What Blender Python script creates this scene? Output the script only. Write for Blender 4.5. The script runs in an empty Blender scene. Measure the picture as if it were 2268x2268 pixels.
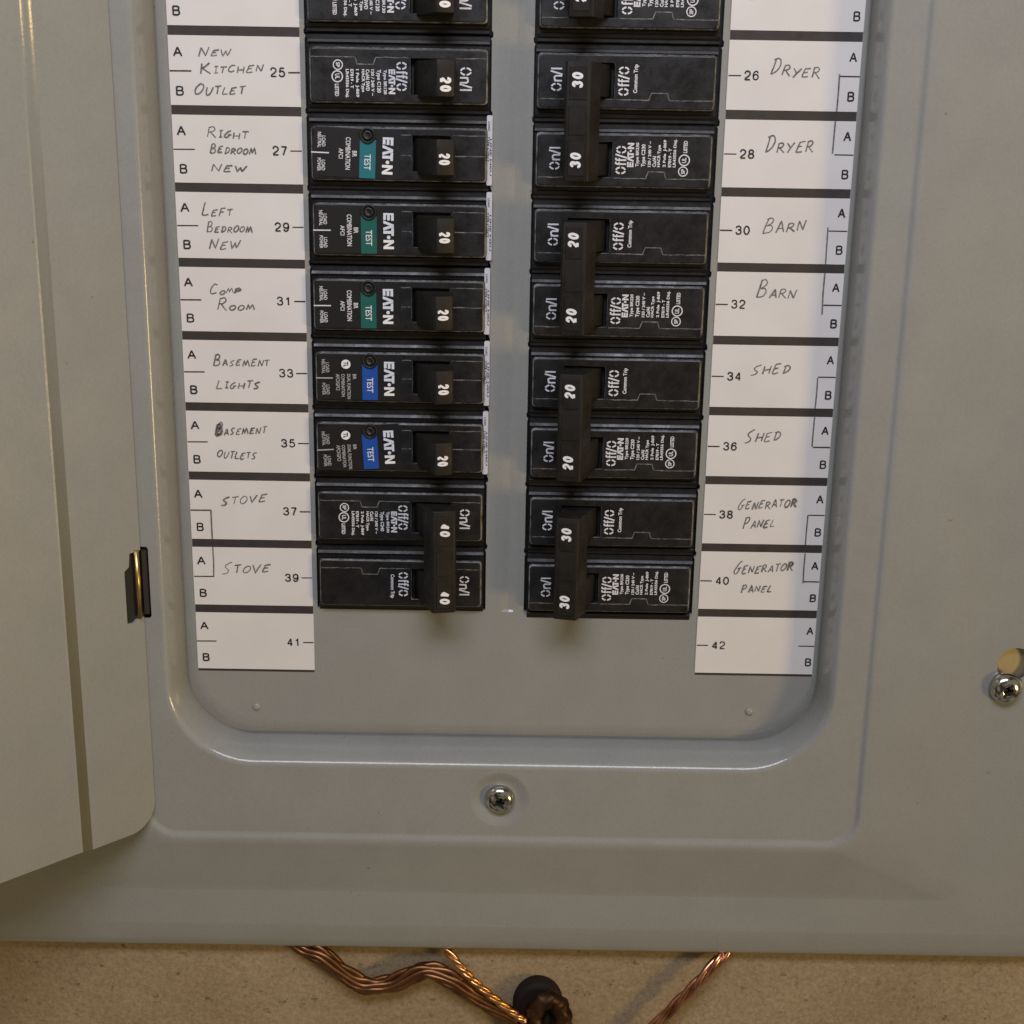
import bpy, bmesh, math, random
from mathutils import Matrix, Vector

IN = 0.0254                      # everything below is measured in inches
random.seed(7)
scene = bpy.context.scene

# ------------------------------------------------------------------ camera
cam_d = bpy.data.cameras.new('camera'); cam = bpy.data.objects.new('camera', cam_d)
scene.collection.objects.link(cam)
cam_d.sensor_width = 36.0; cam_d.sensor_fit = 'HORIZONTAL'; cam_d.lens = 48.095
cam_d.clip_start = 0.01; cam_d.clip_end = 50.0
CM = ((0.99986695, -0.01621982, -0.00173322), (0.00265102, 0.26641713, -0.96385418), (0.01609531, 0.96372134, 0.26642468))
m = Matrix(CM).to_4x4(); m.translation = Vector((0.035, -18.9163, -1.2364)) * IN
cam.matrix_world = m
scene.camera = cam

# ------------------------------------------------------------------ light
world = bpy.data.worlds.new('World'); scene.world = world; world.use_nodes = True
wt = world.node_tree; wn = wt.nodes['Background']
# a dim basement room around the panel: lighter towards the ceiling, darker towards the floor, with uneven dark and light areas
w_tc = wt.nodes.new('ShaderNodeTexCoord'); w_no = wt.nodes.new('ShaderNodeTexNoise'); w_no.inputs['Scale'].default_value = 2.2; w_no.inputs['Detail'].default_value = 2
wt.links.new(w_tc.outputs['Generated'], w_no.inputs['Vector'])
w_r = wt.nodes.new('ShaderNodeValToRGB'); w_r.color_ramp.elements[0].position = 0.40; w_r.color_ramp.elements[0].color = (0.18, 0.15, 0.11, 1)
w_r.color_ramp.elements[1].position = 0.62; w_r.color_ramp.elements[1].color = (2.0, 1.75, 1.30, 1)
wt.links.new(w_no.outputs['Fac'], w_r.inputs['Fac']); wt.links.new(w_r.outputs['Color'], wn.inputs['Color'])
wn.inputs['Strength'].default_value = 0.15

def area(name, loc, target, sx, sy, watts, col):
    d = bpy.data.lights.new(name, 'AREA'); d.shape = 'RECTANGLE'; d.size = sx; d.size_y = sy
    d.energy = watts; d.color = col
    o = bpy.data.objects.new(name, d); scene.collection.objects.link(o)
    o.location = loc
    o.rotation_euler = (Vector(target) - Vector(loc)).to_track_quat('-Z', 'Y').to_euler()
    return o
area('ceiling_lamp', (0.0, -0.60, 0.42), (0, 0, -0.12), 0.60, 0.20, 4.95, (0.84, 0.87, 1.0))
area('side_lamp', (2.35, -1.75, -0.60), (0, 0, -0.18), 0.45, 0.45, 27.0, (1.0, 0.70, 0.25))

vs = scene.view_settings
vs.view_transform = 'Standard'; vs.look = 'None'; vs.gamma = 1.0; vs.exposure = 0.0; vs.use_curve_mapping = False

# ------------------------------------------------------------------ materials
def new_mat(name, col, rough=0.5, metal=0.0, spec=0.5):
    mt = bpy.data.materials.new(name); mt.use_nodes = True
    b = mt.node_tree.nodes['Principled BSDF']
    b.inputs['Base Color'].default_value = (*col, 1); b.inputs['Roughness'].default_value = rough
    b.inputs['Metallic'].default_value = metal; b.inputs['Specular IOR Level'].default_value = spec
    return mt, mt.node_tree, b
def N(nt, t, **k):
    n = nt.nodes.new(t)
    for a, v in k.items():
        if a in n.inputs: n.inputs[a].default_value = v
        else: setattr(n, a, v)
    return n
def noise(nt, scale, detail=3.0, rough=0.5):
    tc = N(nt, 'ShaderNodeTexCoord')
    n = N(nt, 'ShaderNodeTexNoise'); n.inputs['Scale'].default_value = scale
    n.inputs['Detail'].default_value = detail; n.inputs['Roughness'].default_value = rough
    nt.links.new(tc.outputs['Object'], n.inputs['Vector'])
    return n
def ramp(nt, src, stops):
    r = N(nt, 'ShaderNodeValToRGB')
    e = r.color_ramp.elements
    while len(e) < len(stops): e.new(0.5)
    for i, (p, c) in enumerate(stops):
        e[i].position = p; e[i].color = (*c, 1)
    nt.links.new(src, r.inputs['Fac'])
    return r
def bump(nt, b, src, strength, dist):
    bp = N(nt, 'ShaderNodeBump'); bp.inputs['Strength'].default_value = strength; bp.inputs['Distance'].default_value = dist
    nt.links.new(src, bp.inputs['Height']); nt.links.new(bp.outputs['Normal'], b.inputs['Normal'])

def mat_paint():
    mt, nt, b = new_mat('grey_enamel', (0.29, 0.288, 0.27), 0.2)
    def mul(a, c, f):
        mx = N(nt, 'ShaderNodeMix'); mx.data_type = 'RGBA'; mx.blend_type = 'MULTIPLY'; mx.inputs[0].default_value = f
        nt.links.new(a, mx.inputs[6]); nt.links.new(c, mx.inputs[7]); return mx.outputs[2]
    r = ramp(nt, noise(nt, 60, 4).outputs['Fac'], [(0.3, (0.283, 0.282, 0.263)), (0.7, (0.301, 0.299, 0.279))])
    speck = ramp(nt, noise(nt, 330, 3, 0.6).outputs['Fac'], [(0.235, (0.55, 0.53, 0.5)), (0.265, (1, 1, 1))])     # stray dirt specks
    dust = ramp(nt, noise(nt, 900, 4, 0.8).outputs['Fac'], [(0.35, (0.955, 0.95, 0.945)), (0.65, (1.04, 1.04, 1.04))])
    nt.links.new(mul(mul(r.outputs['Color'], speck.outputs['Color'], 0.8), dust.outputs['Color'], 1.0), b.inputs['Base Color'])
    n2 = noise(nt, 850, 2); bump(nt, b, n2.outputs['Fac'], 0.09, 0.0003)
    n3 = noise(nt, 26, 5, 0.65); r3 = ramp(nt, n3.outputs['Fac'], [(0.3, (0.15,) * 3), (0.7, (0.25,) * 3)])   # handled patches shine differently
    nt.links.new(r3.outputs['Color'], b.inputs['Roughness'])
    return mt
def mat_plastic(name, lo, hi, dust, rough=0.38, spec=0.5):
    mt, nt, b = new_mat(name, lo, rough, 0, spec)
    n = noise(nt, 180, 5, 0.65)
    r = ramp(nt, n.outputs['Fac'], [(0.35, lo), (0.66, hi), (0.80, dust)])
    n2 = noise(nt, 1000, 3, 0.6)
    r2 = ramp(nt, n2.outputs['Fac'], [(0.68, (0, 0, 0)), (0.76, (1, 1, 1))])
    mx = N(nt, 'ShaderNodeMix'); mx.data_type = 'RGBA'
    nt.links.new(r2.outputs['Color'], mx.inputs[0]); nt.links.new(r.outputs['Color'], mx.inputs[6])
    mx.inputs[7].default_value = (*dust, 1)
    nt.links.new(mx.outputs[2], b.inputs['Base Color'])
    n3 = noise(nt, 1200, 2); bump(nt, b, n3.outputs['Fac'], 0.15, 0.0002)
    n4 = noise(nt, 120, 5, 0.7); r4 = ramp(nt, n4.outputs['Fac'], [(0.32, (rough * 0.75,) * 3), (0.68, (min(0.8, rough * 1.7),) * 3)])
    nt.links.new(r4.outputs['Color'], b.inputs['Roughness'])
    return mt
def mat_edge():  # light caught by moulded edges, painted as paler grey mixed with dust
    mt, nt, b = new_mat('dusty_highlit_edge', (0.06, 0.06, 0.06), 0.45)
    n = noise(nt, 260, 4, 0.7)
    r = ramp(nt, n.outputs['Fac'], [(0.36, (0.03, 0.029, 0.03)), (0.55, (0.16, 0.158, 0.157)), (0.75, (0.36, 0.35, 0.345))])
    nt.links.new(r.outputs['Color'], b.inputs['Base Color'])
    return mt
def mat_wall():
    mt, nt, b = new_mat('painted_concrete', (0.3, 0.26, 0.2), 0.85)
    def mul(a, c, f):
        mx = N(nt, 'ShaderNodeMix'); mx.data_type = 'RGBA'; mx.blend_type = 'MULTIPLY'; mx.inputs[0].default_value = f
        nt.links.new(a, mx.inputs[6]); nt.links.new(c, mx.inputs[7]); return mx.outputs[2]
    r = ramp(nt, noise(nt, 16, 6, 0.62).outputs['Fac'], [(0.3, (0.31, 0.222, 0.130)), (0.7, (0.41, 0.31, 0.19))])
    fine = ramp(nt, noise(nt, 620, 5, 0.75).outputs['Fac'], [(0.32, (0.62, 0.60, 0.56)), (0.62, (1.08, 1.08, 1.08))])
    fleck = ramp(nt, noise(nt, 190, 4, 0.7).outputs['Fac'], [(0.31, (0.30, 0.27, 0.24)), (0.39, (1, 1, 1))])
    pit = ramp(nt, noise(nt, 60, 3, 0.8).outputs['Fac'], [(0.28, (0.45, 0.42, 0.40)), (0.36, (1, 1, 1))])
    tc = N(nt, 'ShaderNodeTexCoord'); mp = N(nt, 'ShaderNodeMapping'); mp.inputs['Rotation'].default_value = (0, 0.75, 0); mp.inputs['Scale'].default_value = (14, 14, 240)
    sc = N(nt, 'ShaderNodeTexNoise'); sc.inputs['Scale'].default_value = 1.0; sc.inputs['Detail'].default_value = 2
    nt.links.new(tc.outputs['Object'], mp.inputs['Vector']); nt.links.new(mp.outputs['Vector'], sc.inputs['Vector'])
    scr = ramp(nt, sc.outputs['Fac'], [(0.27, (0.55, 0.52, 0.48)), (0.31, (1, 1, 1))])
    c = mul(r.outputs['Color'], fine.outputs['Color'], 0.8); c = mul(c, fleck.outputs['Color'], 0.7); c = mul(c, pit.outputs['Color'], 0.5); c = mul(c, scr.outputs['Color'], 0.6)
    nt.links.new(c, b.inputs['Base Color'])
    n3 = noise(nt, 420, 5, 0.75); bump(nt, b, n3.outputs['Fac'], 0.6, 0.0008)
    return mt
def mat_paper():
    mt, nt, b = new_mat('label_paper', (0.70, 0.67, 0.65), 0.6, 0, 0.3)
    n = noise(nt, 45, 4); r = ramp(nt, n.outputs['Fac'], [(0.3, (0.69, 0.655, 0.632)), (0.7, (0.74, 0.705, 0.685))])
    nt.links.new(r.outputs['Color'], b.inputs['Base Color'])
    return mt
def mat_copper(name, a, c, rough):
    mt, nt, b = new_mat(name, a, rough, 1.0)
    n = noise(nt, 120, 4, 0.6); r = ramp(nt, n.outputs['Fac'], [(0.35, a), (0.65, c)])
    nt.links.new(r.outputs['Color'], b.inputs['Base Color'])
    return mt
def mat_pencil():
    mt, nt, b = new_mat('pen_ink', (0.06, 0.055, 0.05), 0.6)
    n = noise(nt, 700, 3, 0.7); r = ramp(nt, n.outputs['Fac'], [(0.3, (0.05, 0.045, 0.042)), (0.72, (0.26, 0.24, 0.22))])
    nt.links.new(r.outputs['Color'], b.inputs['Base Color'])
    return mt

M = dict(
    paint=mat_paint(),
    black=mat_plastic('black_moulded_plastic', (0.008, 0.0072, 0.008), (0.014, 0.013, 0.014), (0.05, 0.048, 0.05), 0.34),
    toggle=mat_plastic('dark_toggle_plastic', (0.011, 0.0095, 0.008), (0.017, 0.014, 0.011), (0.04, 0.036, 0.032), 0.5, 0.3),
    sticker=new_mat('black_label_film', (0.010, 0.009, 0.009), 0.45)[0],
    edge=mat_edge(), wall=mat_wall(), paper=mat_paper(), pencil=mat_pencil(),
    bar=mat_plastic('dark_printed_bar', (0.034, 0.027, 0.025), (0.042, 0.034, 0.031), (0.058, 0.05, 0.047), 0.6),
    ink=new_mat('printing_ink', (0.014, 0.012, 0.012), 0.6)[0],
    white=new_mat('white_print', (0.86, 0.85, 0.86), 0.5)[0],
    pale=new_mat('pale_stamped_print', (0.72, 0.71, 0.74), 0.55)[0],
    grey=new_mat('grey_print', (0.45, 0.44, 0.44), 0.55)[0],
    teal=new_mat('teal_label', (0.010, 0.155, 0.19), 0.5)[0],
    green=new_mat('green_label', (0.006, 0.105, 0.085), 0.5)[0],
    blue=new_mat('blue_label', (0.008, 0.07, 0.36), 0.5)[0],
    whitelabel=new_mat('white_end_label', (0.60, 0.60, 0.66), 0.5)[0],
    steel=mat_copper('zinc_steel', (0.50, 0.49, 0.46), (0.62, 0.60, 0.56), 0.16),
    brass=mat_copper('brass_pin', (0.62, 0.42, 0.16), (0.74, 0.52, 0.22), 0.32),
    gold=mat_copper('yellow_zinc', (0.52, 0.45, 0.30), (0.58, 0.51, 0.36), 0.55),
    gloss=new_mat('glossy_enamel', (0.30, 0.298, 0.28), 0.09)[0],
    hinge=new_mat('dark_hinge_steel', (0.10, 0.09, 0.08), 0.45, 0.8)[0],
    dark=new_mat('dark_void', (0.010, 0.009, 0.008), 0.7)[0],
    copper=mat_copper('bright_copper', (0.80, 0.42, 0.16), (0.62, 0.28, 0.10), 0.3),
    rosy=mat_copper('rosy_copper', (0.75, 0.40, 0.26), (0.45, 0.19, 0.10), 0.25),
    oldcopper=mat_copper('tarnished_copper', (0.32, 0.15, 0.065), (0.17, 0.075, 0.035), 0.42),
    oldbronze=new_mat('blackened_bronze', (0.016, 0.011, 0.008), 0.7, 0, 0.2)[0],
    bronze=mat_copper('dark_bronze', (0.16, 0.085, 0.045), (0.03, 0.017, 0.012), 0.5),
)

# ------------------------------------------------------------------ mesh helpers
def link(o, parent=None):
    scene.collection.objects.link(o)
    if parent: o.parent = parent
    return o
class MB:
    def __init__(s): s.v = []; s.f = []; s.m = []; s.sm = []; s.sharp = []
    def face(s, idx, mi=0, smooth=False): s.f.append(tuple(idx)); s.m.append(mi); s.sm.append(smooth)
    def add(s, pts): i = len(s.v); s.v += [tuple(p) for p in pts]; return list(range(i, i + len(pts)))
    def poly(s, pts, mi=0): s.face(s.add(pts), mi)
    def loft(s, a, b, mi=0, smooth=True, closed=True):
        n = len(a)
        for i in range(n if closed else n - 1):
            j = (i + 1) % n; s.face((a[i], a[j], b[j], b[i]), mi, smooth)
    def sharp_loop(s, a):
        for i in range(len(a)): s.sharp.append((a[i], a[(i + 1) % len(a)]))
    def prism(s, prof, fn, t0, t1, mi=0):
        """closed profile swept from t0 to t1; fn(u, v, t) -> point"""
        a = s.add([fn(u, v, t0) for u, v in prof]); b = s.add([fn(u, v, t1) for u, v in prof])
        s.loft(a, b, mi, False); s.face(a[::-1], mi); s.face(b, mi)
    def box(s, x0, x1, y0, y1, z0, z1, mi=0):
        s.prism([(x0, y0), (x1, y0), (x1, y1), (x0, y1)], lambda u, v, t: (u, v, t), z0, z1, mi)
    def fill(s, loops, mi=0):
        """flat fill of an outer loop with holes (lists of vertex indices)"""
        bm = bmesh.new(); mp = {}
        es = []
        for lp in loops:
            vv = [bm.verts.new(s.v[i]) for i in lp]
            for i, w in zip(lp, vv): mp[w] = i
            es += [bm.edges.new((vv[k], vv[(k + 1) % len(vv)])) for k in range(len(vv))]
        r = bmesh.ops.triangle_fill(bm, use_beauty=True, use_dissolve=False, edges=es)
        for g in r['geom']:
            if isinstance(g, bmesh.types.BMFace): s.face([mp[w] for w in g.verts], mi, False)
        bm.free()
    def disc(s, c, r, ax='z', n=24, mi=0, inner=None):
        def pt(rad, k):
            t = 2 * math.pi * k / n; return (c[0] + rad * math.cos(t), c[1] + rad * math.sin(t), c[2])
        a = s.add([pt(r, k) for k in range(n)])
        if inner:
            b = s.add([pt(inner, k) for k in range(n)]); s.loft(a, b, mi, False)
        else: s.face(a, mi)
    def build(s, name, mats, parent=None, bevel=0.0, seg=2, angle=None, recalc=True):
        me = bpy.data.meshes.new(name)
        me.from_pydata([(x * IN, y * IN, z * IN) for x, y, z in s.v], [], s.f)
        for mt in (mats if isinstance(mats, (list, tuple)) else [mats]): me.materials.append(mt)
        me.polygons.foreach_set('material_index', s.m); me.polygons.foreach_set('use_smooth', s.sm)
        me.update()
        if bevel or recalc:
            bm = bmesh.new(); bm.from_mesh(me)
            if recalc: bmesh.ops.recalc_face_normals(bm, faces=bm.faces)
            if bevel:
                ed = [e for e in bm.edges if len(e.link_faces) == 2 and e.calc_face_angle() > 0.4]
                bmesh.ops.bevel(bm, geom=ed, offset=bevel * IN, segments=seg, affect='EDGES', profile=0.5, clamp_overlap=True)
                for f in bm.faces: f.smooth = True
            bm.to_mesh(me); bm.free()
        if s.sharp and not bevel:
            key = {tuple(sorted(e.vertices)): e.index for e in me.edges}
            at = me.attributes.get('sharp_edge') or me.attributes.new('sharp_edge', 'BOOLEAN', 'EDGE')
            for a, b in s.sharp:
                k = key.get((min(a, b), max(a, b)))
                if k is not None: at.data[k].value = True
        if angle: me.set_sharp_from_angle(angle=math.radians(angle))
        return link(bpy.data.objects.new(name, me), parent)

def tag(o, label, cat, group=None, kind=None):
    if label: o['label'] = label
    if cat: o['category'] = cat
    if group: o['group'] = group
    if kind: o['kind'] = kind
    return o
def thing(name, loc, label, cat, group=None, rot=None):
    o = bpy.data.objects.new(name, None); o.empty_display_size = 0.01
    link(o)
    mm = rot.to_4x4() if rot else Matrix.Identity(4)
    mm.translation = Vector(loc) * IN
    o.matrix_world = mm
    return tag(o, label, cat, group)

def rrect(l, r, b, t, rad, n=16):
    """rounded rectangle, counter-clockwise, n+1 points per corner"""
    out = []
    for cx, cy, a0 in ((r - rad, b + rad, -90), (r - rad, t - rad, 0), (l + rad, t - rad, 90), (l + rad, b + rad, 180)):
        for k in range(n + 1):
            t_ = math.radians(a0 + 90 * k / n)
            out.append((cx + rad * math.cos(t_), cy + rad * math.sin(t_)))
    return out

# ---- writing --------------------------------------------------------------
_tc = {}
def text_shape(s, bold):
    k = (s, bold)
    if k in _tc: return _tc[k]
    cu = bpy.data.curves.new('text', 'FONT'); cu.body = s; cu.size = 1.0; cu.offset = bold; cu.resolution_u = 3
    cu.fill_mode = 'FRONT'
    o = bpy.data.objects.new('text', cu); scene.collection.objects.link(o)
    bpy.context.view_layer.update()
    dg = bpy.context.evaluated_depsgraph_get()
    me = o.evaluated_get(dg).to_mesh()
    vs_ = [tuple(v.co[:2]) for v in me.vertices]; fs = [tuple(p.vertices) for p in me.polygons]
    o.evaluated_get(dg).to_mesh_clear()
    bpy.data.objects.remove(o); bpy.data.curves.remove(cu)
    xs = [v[0] for v in vs_]; ys = [v[1] for v in vs_]
    x0, x1, y0, y1 = min(xs), max(xs), min(ys), max(ys)
    vs_ = [((x - x0) / (x1 - x0), (y - y0) / (y1 - y0)) for x, y in vs_]
    _tc[k] = (vs_, fs); return _tc[k]
def put_text(mb, s, x0, x1, y0, y1, fn, bold=0.02, mi=0):
    vs_, fs = text_shape(s, bold)
    i0 = len(mb.v)
    mb.add([fn(x0 + u * (x1 - x0), y0 + v * (y1 - y0)) for u, v in vs_])
    for f in fs: mb.face([i0 + k for k in f], mi)
_zc = [0]
def stroke(mb, pts, w, fn, mi=0, closed=False):
    """mitred flat pen stroke; every stroke gets its own tiny height through fn's third argument"""
    pts = [Vector((p[0], p[1])) for p in pts]
    n = len(pts); L = []; R = []
    _zc[0] = (_zc[0] + 1) % 9
    h = 0.0009 * _zc[0]
    for i in range(n):
        a = pts[(i - 1) % n] if (i > 0 or closed) else None
        b = pts[(i + 1) % n] if (i < n - 1 or closed) else None
        d1 = (pts[i] - a).normalized() if a is not None and (pts[i] - a).length > 1e-9 else None
        d2 = (b - pts[i]).normalized() if b is not None and (b - pts[i]).length > 1e-9 else None
        if d1 is None: d1 = d2
        if d2 is None: d2 = d1
        nn = Vector((-(d1 + d2).y, (d1 + d2).x))
        if nn.length < 1e-6: nn = Vector((-d1.y, d1.x))
        nn.normalize()
        c = max(0.45, nn.dot(Vector((-d1.y, d1.x))))
        off = nn * (w / 2 / c)
        e = Vector((0, 0))
        L.append(pts[i] + off); R.append(pts[i] - off)
    i0 = len(mb.v)
    mb.add([fn(p.x, p.y, h) for p in L]); mb.add([fn(p.x, p.y, h) for p in R])
    for i in range(n if closed else n - 1):
        j = (i + 1) % n
        mb.face((i0 + i, i0 + j, i0 + n + j, i0 + n + i), mi)
def arc(cx, cy, rx, ry, a0, a1, n=8):
    return [(cx + rx * math.cos(math.radians(a0 + (a1 - a0) * k / n)), cy + ry * math.sin(math.radians(a0 + (a1 - a0) * k / n))) for k in range(n + 1)]

DG = {  # plain sans-serif figures and letters as centre lines
 '0': ([(.5, 1), (.2, .9), (.03, .62), (.03, .38), (.2, .1), (.5, 0), (.8, .1), (.97, .38), (.97, .62), (.8, .9), (.5, 1)],),
 '1': ([(.15, .76), (.42, .83), (.56, 1.02)], [(.56, 1.02), (.56, -.02)]),
 '2': ([(.03, .70), (.10, .89), (.30, 1), (.62, 1), (.88, .90), (.96, .72), (.86, .54), (.55, .36), (.22, .20), (.06, .05)], [(.01, 0), (1, 0)]),
 '3': ([(.04, .74), (.14, .93), (.45, 1), (.78, .93), (.90, .75), (.76, .58), (.38, .53)], [(.38, .53), (.80, .49), (.97, .28), (.82, .07), (.45, 0), (.14, .07), (.02, .26)]),
 '4': ([(.74, -.02), (.74, 1)], [(.72, 1), (.04, .27)], [(.0, .26), (1, .26)]),
 '5': ([(.92, 1), (.20, 1)], [(.22, 1), (.09, .48)], [(.09, .48), (.30, .61), (.58, .64), (.86, .53), (.97, .32), (.84, .09), (.48, 0), (.18, .06), (.02, .24)]),
 '6': ([(.92, .76), (.78, .95), (.52, 1), (.22, .88), (.06, .62), (.03, .36), (.15, .09), (.50, 0), (.83, .09), (.96, .31), (.83, .54), (.52, .62), (.22, .54), (.06, .36)],),
 '7': ([(.02, 1), (.98, 1)], [(.96, .98), (.62, .52), (.36, -.02)]),
 '8': ([(.5, 1), (.2, .93), (.11, .77), (.22, .60), (.5, .54), (.78, .60), (.89, .77), (.8, .93), (.5, 1)], [(.5, .54), (.15, .44), (.03, .26), (.16, .07), (.5, 0), (.84, .07), (.97, .26), (.85, .44), (.5, .54)]),
 'A': ([(0, 0), (.5, 1)], [(.5, 1), (1, 0)], [(.18, .36), (.82, .36)]),
 'B': ([(.05, -.02), (.05, 1.02)], [(.05, 1), (.62, 1), (.87, .91), (.90, .76), (.80, .60), (.58, .54), (.05, .54)], [(.58, .54), (.86, .48), (.97, .27), (.86, .07), (.60, 0), (.05, 0)]),
}
DG['9'] = tuple([(1 - x, 1 - y) for x, y in st] for st in DG['6'])
def spline(st):
    if len(st) < 4: return list(st)
    sm = []
    for k in range(len(st) - 1):
        p1 = st[k]; p2 = st[k + 1]
        p0 = st[k - 1] if k > 0 else (st[-2] if st[0] == st[-1] else p1); p3 = st[k + 2] if k + 2 < len(st) else (st[1] if st[0] == st[-1] else p2)
        for q in (0, .33, .66):
            q2, q3 = q * q, q * q * q
            sm.append(tuple(.5 * (2 * p1[d] + (-p0[d] + p2[d]) * q + (2 * p0[d] - 5 * p1[d] + 4 * p2[d] - p3[d]) * q2 + (-p0[d] + 3 * p1[d] - 3 * p2[d] + p3[d]) * q3) for d in (0, 1)))
    sm.append(st[-1]); return sm
def figures(mb, text, x0, x1, y0, y1, w, fn, slant=0.0):
    n = len(text); W = (x1 - x0) / (n + (n - 1) * .22); y0 += w / 2; y1 -= w / 2
    for i, c in enumerate(text):
        gx = x0 + i * W * 1.22 + w / 2; gw = W - w
        for st in DG[c]:
            closed = st[0] == st[-1]
            pts = spline(st)
            if closed: pts = pts[:-1]
            stroke(mb, [(gx + px * gw + slant * py * (y1 - y0), y0 + py * (y1 - y0)) for px, py in pts], w, fn, closed=closed)
GL = {  # hand-drawn capitals, strokes in a unit box
 'A': [[(0, 0), (.28, .52), (.55, 1), (.75, .5), (.95, 0)], [(.2, .33), (.85, .38)]],
 'B': [[(.02, 0), (.1, .5), (.2, 1)], [(.1, .95), (.5, 1.02), (.75, .85), (.6, .62), (.18, .5)], [(.2, .5), (.7, .48), (.85, .25), (.6, .04), (0, 0)]],
 'C': [[(.95, .92), (.6, 1), (.25, .75), (.05, .3), (.2, .03), (.55, .02), (.85, .15)]],
 'D': [[(.1, 0), (.22, .5), (.32, 1)], [(.1, .9), (.5, 1.03), (.85, .88), (.9, .55), (.6, .2), (.05, 0)]],
 'E': [[(.25, .95), (.12, .5), (.0, .03), (.4, .0), (.78, .08)], [(.12, .5), (.65, .57)], [(.25, .95), (.6, .97), (.95, 1.03)]],
 'F': [[(.3, 1), (.15, .5), (0, 0)], [(.3, .98), (1, 1.02)], [(.16, .5), (.75, .54)]],
 'G': [[(.85, 1), (.5, .85), (.12, .45), (.05, .12), (.3, 0), (.62, .15), (.72, .42)], [(.45, .4), (1, .46)]],
 'H': [[(.1, 1), (.0, .0)], [(.05, .45), (.85, .52)], [(.95, 1), (.85, 0)]],
 'I': [[(.5, 1), (.45, 0)], [(.1, .0), (.9, .04)], [(.15, .97), (.95, 1)]],
 'K': [[(.1, 1), (.0, 0)], [(.85, 1.05), (.45, .7), (.1, .52)], [(.15, .52), (.5, .3), (1, 0)]],
 'L': [[(.35, 1), (.15, .5), (0, .05), (.35, 0), (.9, .05)]],
 'M': [[(0, 0), (.18, .9), (.42, .25), (.68, .95), (1, 0)]],
 'N': [[(0, 0), (.15, .95)], [(.15, .95), (.72, .05)], [(.72, .05), (1, 1)]],
 'O': [[(.55, 1), (.15, .7), (.02, .3), (.25, .02), (.65, .1), (.95, .5), (.88, .88), (.55, 1)]],
 'P': [[(.02, -.05), (.12, .5), (.22, 1)], [(.1, .9), (.6, 1.02), (.85, .8), (.6, .5), (.15, .42)]],
 'R': [[(.02, 0), (.08, .5), (.15, 1)], [(.1, .92), (.55, 1.03), (.8, .8), (.55, .55), (.12, .48)], [(.3, .5), (.6, .25), (1, -.05)]],
 'S': [[(.92, 1), (.55, .92), (.2, .7), (.35, .5), (.65, .32), (.5, .08), (0, 0)]],
 'T': [[(.0, .97), (.5, 1), (1, 1.04)], [(.52, 1), (.42, 0)]],
 'U': [[(.1, 1), (.02, .4), (.2, .02), (.55, .1), (.8, .5), (.95, 1)]],
 'V': [[(0, 1), (.35, .02), (1, 1.05)]],
 'W': [[(0, .95), (.2, .05), (.48, .65), (.66, .08), (1, 1)]],
 'Y': [[(0, 1), (.45, .5)], [(1, 1.02), (.5, .45), (.15, -.1)]],
}
ADV = {'I': .62, 'M': 1.3, 'W': 1.35, 'K': 1.05, 'L': .85, 'T': .9}
def write_hand(mb, word, x0, z0, x1, z1, hf, hr, fn, w=0.0165):
    adv = [ADV.get(c, 1.0) * ((1 + 0.45 * (hf / hr - 1)) if i == 0 else 1) for i, c in enumerate(word)]
    tot = sum(adv) - 0.18; x = 0.0
    for i, c in enumerate(word):
        h = (hf if i == 0 else hr) * random.uniform(0.86, 1.12)
        t = x / tot; wd = adv[i] * 0.76 / tot
        gx = x0 + t * (x1 - x0); gz = z0 + t * (z1 - z0) + random.uniform(-.010, .010)
        W = wd * (x1 - x0); tilt = random.uniform(-.05, .10)
        for st in GL[c]:
            pts = []
            for k in range(len(st)):                              # light smoothing of each stroke
                pts.append(st[k])
            if len(st) > 3:
                sm = []
                for k in range(len(st) - 1):
                    p0 = st[max(k - 1, 0)]; p1 = st[k]; p2 = st[k + 1]; p3 = st[min(k + 2, len(st) - 1)]
                    for q in (0, .33, .66):
                        q2, q3 = q * q, q * q * q
                        sm.append(tuple(.5 * (2 * p1[d] + (-p0[d] + p2[d]) * q + (2 * p0[d] - 5 * p1[d] + 4 * p2[d] - p3[d]) * q2 + (-p0[d] + 3 * p1[d] - 3 * p2[d] + p3[d]) * q3) for d in (0, 1)))
                sm.append(st[-1]); pts = sm
            jit = lambda: random.uniform(-.022, .022)
            stroke(mb, [(gx + (px + jit()) * W + (tilt + .12) * pz * h, gz + (pz + jit()) * h + px * W * (z1 - z0) / (x1 - x0)) for px, pz in pts], w * random.uniform(.75, 1.25), fn)
        x += adv[i]

# ------------------------------------------------------------------ wall
mb = MB(); mb.fill([mb.add([(x, .02, z) for x, z in r]) for r in ([(-60, -60), (60, -60), (60, 40), (-60, 40)], [(-8.2, -12.8), (8.2, -12.8), (8.2, 5.5), (-8.2, 5.5)])])
wall = mb.build('wall', M['wall'], recalc=False)
tag(wall, 'rough brown speckled wall showing below the grey panel cover', 'wall')

# ------------------------------------------------------------------ enclosure behind the cover
enc = thing('enclosure', (0, 0, 0), 'yellow zinc plated enclosure metal showing through the keyhole behind the grey cover', 'enclosure')
mb = MB(); mb.box(-7.9, 7.9, .60, .66, -12.9, 5.4); mb.build('back_panel', M['dark'], enc)
mb = MB(); mb.box(6.7, 8.1, -.17, -.11, -10.3, -7.0); mb.build('side_flange', M['gold'], enc)

# ------------------------------------------------------------------ the grey cover
cover = thing('panel_cover', (0, 0, -13.46), 'large grey enamelled metal load centre cover with its door swung open to the left', 'panel cover')
cover_off = 13.46
def CB(mb, name, mats, **k):
    o = mb.build(name, mats, cover, **k); o.location = (0, 0, cover_off * IN); return o

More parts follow.
